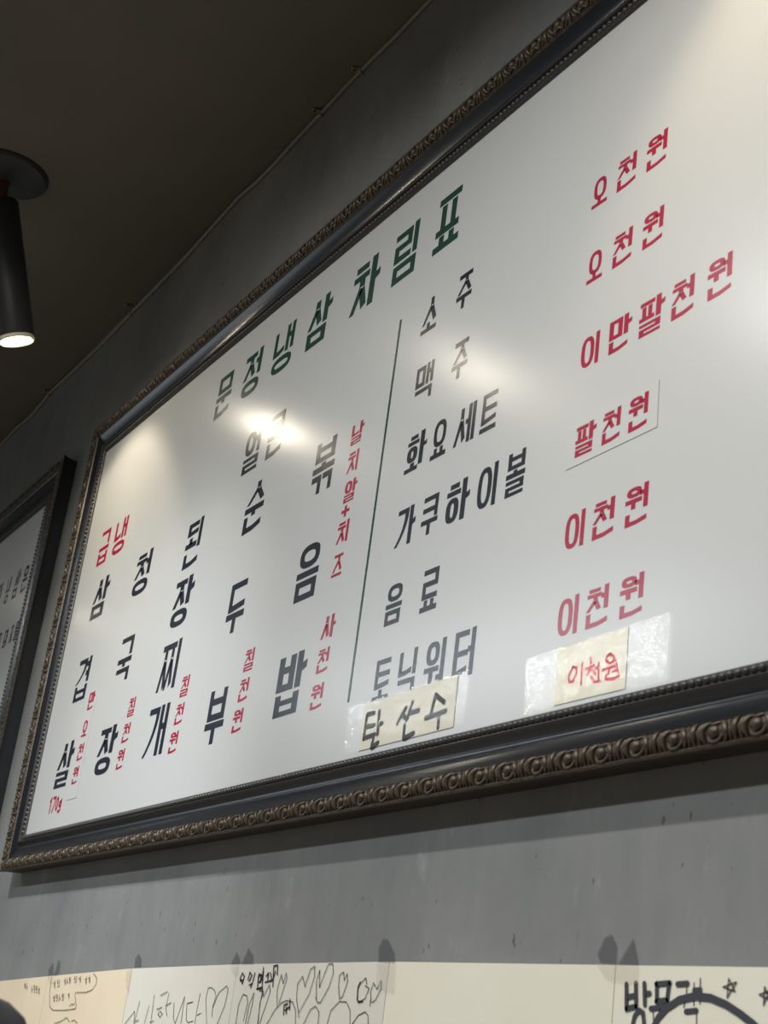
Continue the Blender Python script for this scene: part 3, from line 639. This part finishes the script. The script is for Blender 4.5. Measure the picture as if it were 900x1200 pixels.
        if v == 'ㅘ' or v == 'ㅙ':
            xr = 0.86
            B(xr - tv, xr, b + 0.10 * sp, 1); s.poly((xr, 0.54), (1, 0.57), (1, 0.68), (xr, 0.65))
            if v == 'ㅙ': B(1 - tv * .7, 1, b, 1)
            B(0.0, xr - tv - 0.02, b, b + th); B(0.27, 0.27 + tv, b + th, b + th + 0.11 * sp)
            s.cons(c, 0.05, b + th + 0.13 * sp, xr - tv - 0.06, 0.97, tv, th)
        elif v == 'ㅚ':
            B(1 - tv, 1, b, 1)
            B(0.0, 1 - tv - 0.06, b + 0.04, b + 0.04 + th); B(0.24, 0.24 + tv, b + th, b + th + 0.14)
            s.cons(c, 0.04, b + th + 0.19, 1 - tv - 0.06, 0.97, tv, th)
        elif v == 'ㅝ':
            B(1 - tv, 1, b, 1)
            zb = b + 0.30 * sp
            B(0.0, 1 - tv - 0.07, zb, zb + th); B(0.26, 0.26 + tv, b + 0.04, zb)
            B(1 - tv - 0.17, 1 - tv, b + 0.10 * sp if f == ' ' else b + 0.36 * sp + th, b + 0.10 * sp + th if f == ' ' else b + 0.36 * sp + 2 * th)
            s.cons(c, 0.05, zb + th + 0.035, 1 - tv - 0.10, 0.975, tv, th)
        if f != ' ': s.cons(f, 0.03, 0.0, 0.98, 0.31, tv, th, final=True)

def draw_text(items, y=0.0, t=0.0002, bold=1.0):
    p = Pen()
    for (ch, x, z, w, h) in items:
        g = Glyph(p, x, z, w, h, y, t)
        if ch == '+':
            g.bar(0, 1, 0.36, 0.64); g.bar(0.36, 0.64, 0, 0.36); g.bar(0.36, 0.64, 0.64, 1)
        elif ch == '170g':
            lw = w * 0.075
            def L(*pts): p.line([g.P(*q) for q in pts], lw, y, t)
            L((0.02, 0.80), (0.10, 0.96), (0.10, 0.12))
            L((0.24, 0.95), (0.46, 0.95), (0.32, 0.12))
            p.ring(*g.P(0.52, 0.10), *g.P(0.74, 0.98), lw, lw, y, t, 2.2, 16)
            p.ring(*g.P(0.79, 0.26), *g.P(0.97, 0.72), lw, lw, y, t, 2.2, 16)
            L((0.97, 0.74), (0.97, 0.14), (0.90, 0.03), (0.80, 0.06))
        else:
            g.syllable(ch, bold)
    return p.build('lettering')

LETTERS = [
    ('title', M_GREEN, 'green title lettering across the top', 1.0),
    ('soft_tofu', M_BLACK, 'black stacked letters, fourth dish column', 1.0),
    ('fried_rice', M_BLACK, 'black stacked letters, column beside the green line', 1.0),
    ('stew', M_BLACK, 'black stacked letters, third dish column', 1.0),
    ('soup', M_BLACK, 'black stacked letters, second dish column', 1.0),
    ('pork', M_BLACK, 'black stacked letters, first dish column', 1.0),
    ('frozen', M_RED, 'red letters above the first dish column', 1.0),
    ('roe', M_RED, 'small red stacked letters with a plus sign', 1.0),
    ('price_4000', M_RED, 'small red price beside the last dish column', 1.0),
    ('price_tofu', M_RED, 'small red price beside the fourth dish column', 1.0),
    ('price_stew', M_RED, 'small red price beside the third dish column', 1.0),
    ('price_soup', M_RED, 'small red price beside the second dish column', 1.0),
    ('weight', M_RED, 'small red weight 170g', 1.0),
    ('drink1', M_BLACK, 'black drink name, first row', 1.0), ('drink2', M_BLACK, 'black drink name, second row', 1.0),
    ('drink3', M_BLACK, 'black drink name, third row', 1.0), ('drink4', M_BLACK, 'black drink name, fourth row', 1.0),
    ('drink5', M_BLACK, 'black drink name, fifth row', 1.0), ('drink6', M_BLACK, 'black drink name, last row', 1.0),
    ('p1', M_RED, 'red price, first row', 1.0), ('p2', M_RED, 'red price, second row', 1.0), ('p3', M_RED, 'red price, third row', 1.0),
    ('p5', M_RED, 'red price, fifth row', 1.0), ('p6', M_RED, 'red price, last row', 1.0)]
for key, mat, lab, bold in LETTERS:
    for it in GLYPHS[key]:
        o = bpart('letter', draw_text([it], 0.0, 0.0002, bold), mat)
        o['label'] = lab
# green rule between dishes and drinks
o = bpart('divider_line', box_mesh('divider_line', 1.1850, 1.1900, -0.0002, 0.0, 1.588, 2.081), M_GREEN)
o['label'] = 'thin upright green line'
for its, mat, lab in ((GLYPHS['b2a'] + [('정', -0.655, 2.071, 0.045, 0.066), ('문', -0.745, 2.071, 0.045, 0.066)], M_GREEN, 'green letters of the first line'),
                      (GLYPHS['b2c'], M_BLACK, 'dark last letter of the first line'),
                      (GLYPHS['b2b'] + [('국', -0.545, 1.957, 0.03, 0.042), ('요', -0.545, 1.865, 0.028, 0.040)], M_BLACK, 'dark letters of the lower lines')):
    for it in its:
        b2part('letter', draw_text([it]), mat)['label'] = lab

# ------------------------------------------------------------------ stickers and taped notes on the board
def flat_poly(name, pts, y, t):
    """thin sheet with outline pts (x, z), front face at y-t"""
    p = Pen(); p.poly(list(pts), y, t)
    return p.build(name)
def thing_at(name, pts, label, cat, group=None):
    cx = sum(p[0] for p in pts) / len(pts); zb = min(p[1] for p in pts)
    return tag(empty(name, (cx, 0, zb)), label, cat, group)
def child(root, name, me, mat):
    o = obj(name, me, mat, root)
    o.matrix_parent_inverse = Matrix.Translation(Vector(root.location)).inverted()
    return o
def outline(pts, w, y, t):
    p = Pen()
    p.line(list(pts), w, y, t, caps=False)
    return p.build('edge')
# white sticker under the fourth price
pts = DRAW['sticker']
st = thing_at('price_sticker', pts, 'white rectangular sticker with red price, fourth row on the long board', 'sticker')
child(st, 'film', flat_poly('film', pts, 0.0, 0.0005), M_STICKER)
child(st, 'edge', outline([pts[0], pts[1], pts[2]], 0.0003, -0.0003, 0.0003), M_STICKER_EDGE)
for it in GLYPHS['p4']: child(st, 'letter', draw_text([it], -0.0005, 0.0003), M_RED)['label'] = 'red price letter'
# narrow sticker beside the first dish
pts = DRAW['sticker2']
pts = [(0.199, 1.565), (0.252, 1.565), (0.252, 1.758), (0.199, 1.758)]
st = thing_at('price_sticker', pts, 'narrow upright sticker with small red price in the lower left corner of the long board', 'sticker')
child(st, 'film', flat_poly('film', pts, 0.0, 0.0005), M_STICKER)
child(st, 'edge', outline([pts[0], pts[1], pts[2]], 0.0005, -0.0003, 0.0003), M_STICKER_EDGE)
for it in GLYPHS['price_pork']: child(st, 'letter', draw_text([it], -0.0005, 0.0003), M_RED)['label'] = 'small red price letter'

def tape_sheet(name, pts, y, nx=26, nz=14, amp=0.0007, seed=1):
    """clear tape as a slightly rippled sheet over the quad pts (bl, br, tr, tl)"""
    rnd = random.Random(seed)
    v, f = [], []
    bl, br, tr, tl = [Vector(p) for p in pts]
    for i in range(nx + 1):
        for j in range(nz + 1):
            u, w = i / nx, j / nz
            q = bl.lerp(br, u).lerp(tl.lerp(tr, u), w)
            ed = min(u, 1 - u, w, 1 - w)
            r = amp * rnd.random() * min(1, ed * 12)
            v.append((q.x, y - 0.0004 - r, q.y))
    for i in range(nx):
        for j in range(nz):
            a = i * (nz + 1) + j
            f.append((a, a + nz + 1, a + nz + 2, a + 1))
    me = mesh(name, v, f, 180)
    if me.polygons[0].normal.y > 0: me.flip_normals()
    return me
# cream note with black brush writing
n = thing_at('handwritten_note', DRAW['note1_paper'], 'cream note with black handwriting, taped over the last drink name', 'note')
child(n, 'paper', flat_poly('paper', DRAW['note1_paper'], -0.0006, 0.0003), M_NOTE)
p = Pen()
for s_ in DRAW['note1_ink']: p.line(s_, 0.0057, -0.0009, 0.0002)
child(n, 'handwriting', p.build('handwriting'), M_INK)['label'] = 'black brush handwriting'
child(n, 'tape', tape_sheet('tape', DRAW['note1_tape'], -0.0013, 30, 10, 0.0002, 3), M_TAPE_SMOOTH)['label'] = 'clear tape over the note'
# small cream price note under wrinkled tape
n = thing_at('handwritten_note', DRAW['note2_paper'], 'small cream note with red handwriting under wrinkled clear tape, lower right of the board', 'note')
child(n, 'paper', flat_poly('paper', DRAW['note2_paper'], -0.0006, 0.0003), M_NOTE)
p = Pen()
for s_ in DRAW['note2_ink']: p.line(s_, 0.0027, -0.0009, 0.0002)
child(n, 'handwriting', p.build('handwriting'), M_RED_INK)['label'] = 'red handwriting'
child(n, 'tape', tape_sheet('tape', DRAW['note2_tape'], -0.0013, 30, 14, 0.00035, 5), M_TAPE)['label'] = 'wrinkled clear tape'

# ------------------------------------------------------------------ guest papers on the wall
labels = ['leftmost yellowed paper sheet on the wall, in the lower left corner',
          'yellowed paper sheet with a drawn speech bubble on the wall below the board',
          'pale paper sheet with large thin pen writing and a tall heart',
          'pale paper sheet covered with hearts drawn in black pen',
          'blank cream paper sheet between the hearts and the brush lettering',
          'cream paper sheet with grey brush lettering, stars and a big arc']
mats = [M_PAPER_TAN, M_PAPER_TAN, M_PAPER_WHITE, M_PAPER_WHITE, M_PAPER, M_PAPER]
sheets = []
for i, ((a, c), lab) in enumerate(zip(DRAW['sheets'], labels)):
    yb = YW - 0.0003 - 0.00005 * (i % 2)
    xa, xc = a[0] + 0.0004, c[0] - 0.0004
    H = 0.257
    # gently cockled sheet of paper
    v, f = [], []
    nx, nz = 12, 10
    rnd = random.Random(i + 10)
    ph = rnd.random() * 6
    for q in range(nx + 1):
        for w in range(nz + 1):
            u, s_ = q / nx, w / nz
            x = xa + (xc - xa) * u
            zt = a[1] + (c[1] - a[1]) * u
            z = zt - H * s_
            r = 0.0004 * (1 + math.sin(5 * u + ph + 3 * s_)) * min(1, s_ * 5) * min(1, u * 6, (1 - u) * 6)
            v.append((x, yb - r, z))
    m_ = len(v)
    for q in range(nx):
        for w in range(nz):
            k = q * (nz + 1) + w
            f.append((k, k + nz + 1, k + nz + 2, k + 1))
    me = mesh('sheet', v, f, 180)
    root = tag(empty('paper_sheet', ((xa + xc) / 2, yb, a[1] - H)), lab, 'paper', 'guest papers taped along the wall')
    child(root, 'sheet', me, mats[i])
    sheets.append(root)
def ink(root, name, keys, w, mat, label, y=YW - 0.0013):
    p = Pen()
    for k in keys:
        for s_ in DRAW[k]: p.line(s_, w, y, 0.0002)
    o = child(root, name, p.build(name), mat)
    o['label'] = label
ink(sheets[1], 'drawing', ['B_thin'], 0.0008, M_PENCIL, 'speech bubble outline')
p = Pen()
small0 = [s_ for s_ in DRAW['B_small'] if s_[0][0] < 0.45]
small1 = [s_ for s_ in DRAW['B_small'] if s_[0][0] >= 0.45]
for s_ in DRAW['B_small']: p.line(s_, 0.0008, YW - 0.0013, 0.0002)
child(sheets[1], 'handwriting', p.build('handwriting'), M_PENCIL)['label'] = 'small pencil handwriting'
DRAW['C_heart'] = DRAW['C_thin'][-2:]; DRAW['C_text'] = DRAW['C_thin'][:-2]
for i, (k0, k1) in enumerate(((0, 3), (3, 6), (6, 11), (11, 13), (13, 17))):
    DRAW['C_letter'] = DRAW['C_text'][k0:k1]
    if DRAW['C_letter']: ink(sheets[2], 'pen_letter', ['C_letter'], 0.0008, M_INK, 'tall thin pen letter')
ink(sheets[2], 'drawing', ['C_heart'], 0.0008, M_INK, 'tall heart in thin pen')
ink(sheets[3], 'drawing', ['D_thin', 'D_left'], 0.0008, M_INK, 'hearts in thin pen')
ink(sheets[3], 'handwriting', ['D_bold'], 0.0017, M_INK, 'thick black scribbled letters')
for key_ in ('D_left_bold',): ink(sheets[3], 'handwriting', [key_], 0.0017, M_INK, 'thick black letters near the top left corner')
ink(sheets[5], 'brush_lettering', ['F_brush'], 0.0042, M_INK_GREY, 'broad grey brush letters')
ink(sheets[5], 'drawing', ['F_thin'], 0.0008, M_INK, 'thin strokes and stars')
ink(sheets[5], 'arc_stroke', ['F_arc'], 0.0056, M_INK_GREY, 'big grey arc', YW - 0.0016)
# tape scraps holding the sheets
tl = ['left flap of the tape scrap above the leftmost paper joint', 'right flap of the tape scrap above the leftmost paper joint',
      'dark tape flap above the joint right of the speech bubble paper',
      'left pointed tape flap above the start of the hearts paper', 'right pointed tape flap above the start of the hearts paper',
      'rounded dark tape flap above the joint left of the blank paper',
      'left bluish tape flap above the joint right of the blank paper', 'right folded bluish tape flap above the joint right of the blank paper']
def tape_scrap(pts, mat, label, y, t=0.0003):
    me = flat_poly('tape_scrap', pts, y, t)
    cx = sum(p[0] for p in pts) / len(pts); cz = sum(p[1] for p in pts) / len(pts)
    me.transform(Matrix.Translation(Vector((-cx, 0, -cz))))
    o = obj('tape_scrap', me, mat); o.location = (cx, 0, cz)
    tag(o, label, 'tape', 'clear tape scraps holding the guest papers')
for pts, lab in zip(DRAW['tapes'], tl): tape_scrap(pts, M_TAPE_WALL, lab, YW - 0.0008)
tl2 = ['clear tape end on the leftmost paper joint', 'clear tape end on the hearts paper and blank paper joint', 'clear tape end on the blank paper and brush lettering joint',
       'clear tape end at the start of the hearts paper', 'clear tape strip down the right edge of the speech bubble paper']
for pts, lab in zip(DRAW['tapes_paper'], tl2): tape_scrap(pts, M_TAPE_PAPER, lab, YW - 0.0022)

# ------------------------------------------------------------------ cable along the wall top
cab = tag(empty('wall_cable', (0.0, YW, 2.63)), 'thin beige cable running along the corner of wall and ceiling', 'cable')
v, f = [], []
path = DRAW['cable']
dense = []
for i in range(len(path) - 1):
    a, c = path[i], path[i + 1]
    for k in range(4):
        u = k / 4
        dense.append((a[0] + (c[0] - a[0]) * u, YW - 0.0038, min(a[1] + (c[1] - a[1]) * u, CEIL - 0.0038)))
dense.append((path[-1][0], YW - 0.0038, path[-1][1]))
tube(v, f, dense, 0.0036, 10)
child(cab, 'cable', mesh('cable', v, f, 60), M_CABLE)
zs = {round(q[0], 3): q[2] for q in dense}
def cable_z(x): return min(dense, key=lambda q: abs(q[0] - x))[2]
for x in DRAW['clips']:
    z = cable_z(x)
    v, f = [], []
    # saddle over the cable
    tube(v, f, [(x - 0.004, YW - 0.0002, z - 0.0055), (x - 0.002, YW - 0.006, z - 0.0045), (x, YW - 0.0085, z), (x + 0.001, YW - 0.0065, z + 0.003)], 0.0016, 6)
    # nail eye
    q = []
    for k in range(11):
        a = 2 * math.pi * k / 10
        q.append((x - 0.010 + 0.0050 * math.cos(a), YW - 0.012 + 0.0050 * math.sin(a), CEIL - 0.0022))
    tube(v, f, q, 0.0017, 6)
    tube(v, f, [(x, YW - 0.0085, z), (x - 0.004, YW - 0.010, CEIL - 0.003)], 0.0015, 6)
    child(cab, 'cable_clip', mesh('cable_clip', v, f, 60), M_CABLE)

# ------------------------------------------------------------------ spotlight on the ceiling
def spotlight(base, lens, label, glow=M_GLOW):
    root = tag(empty('spotlight', (base[0], base[1], CEIL)), label, 'lamp')
    B0, L0 = Vector(base), Vector(lens)
    ax = (L0 - Vector((B0.x, B0.y, CEIL - 0.055))).normalized()
    length = (L0 - Vector((B0.x, B0.y, CEIL - 0.055))).length
    can = obj('canopy', lathe('canopy', [(0.078, 0.0), (0.078, -0.004), (0.074, -0.010), (0.050, -0.017), (0.018, -0.021), (0.010, -0.022)], 48), M_LAMP, root)
    stem = obj('joint', lathe('joint', [(0.011, -0.018), (0.011, -0.040), (0.013, -0.042), (0.013, -0.056), (0.009, -0.064)], 20), M_COPPER, root)
    stem['label'] = 'copper coloured joint'
    q = ax.to_track_quat('-Z', 'Y')
    pivot = Vector((0, 0, -0.055))
    r = 0.0325
    body = obj('lamp_tube', lathe('lamp_tube', [(0.010, -0.004), (r - 0.003, -0.008), (r, -0.012), (r, -length + 0.004), (r - 0.002, -length), (r - 0.0035, -length + 0.010)], 44, close=False), M_LAMP, root)
    body.location = pivot; body.rotation_mode = 'QUATERNION'; body.rotation_quaternion = q
    rim = obj('lens_rim', lathe('lens_rim', [(r - 0.0005, -length + 0.002), (r + 0.0005, -length - 0.003), (r - 0.002, -length - 0.006), (r - 0.006, -length - 0.004), (r - 0.008, -length + 0.002)], 44, close=False), M_RIM, body)
    rim['label'] = 'cream ring around the lens'
    led = obj('led_lens', lathe('led_lens', [(r - 0.0065, -length - 0.001), (0.010, -length - 0.0025), (0.001, -length - 0.003)], 32), glow, body)
    led['label'] = 'lit lens'
    return root
spotlight((0.215, -0.352, CEIL), (0.205, -0.262, 2.343), 'black cylindrical ceiling spotlight with a lit lens at the left edge')
# the same fittings further along, just outside the frame
spotlight((0.56, -0.60, CEIL), (0.56, -0.50, 2.42), 'black ceiling spotlight hanging just outside the left edge of the photo')
spotlight((1.86, -0.36, CEIL), (1.86, -0.27, 2.36), 'black ceiling spotlight over the right half of the long board, above the photo')
spotlight((-1.45, -0.49, CEIL), (-1.45, -0.40, 2.34), 'black ceiling spotlight over the second board, beyond the left edge of the photo', M_GLOW_DIM)

# ------------------------------------------------------------------ unidentified dark rounded object built as a post in the lower left corner
post = tag(empty('dark_round_object', (1.778, -0.506, -0.012)), 'unidentified dark rounded object, built as a post top, showing as a blurred shape in the lower left corner', 'post')
obj('post_shaft', lathe('post_shaft', [(0.030, 0.0), (0.030, 1.165)], 28), M_DARK_OBJECT, post)
obj('post_cap', lathe('post_cap', [(0.031, 1.150), (0.0365, 1.165), (0.0378, 1.180), (0.0375, 1.192), (0.0345, 1.206), (0.0280, 1.217), (0.0180, 1.224), (0.0080, 1.2265), (0.0010, 1.227)], 36, 60), M_DARK_OBJECT, post)
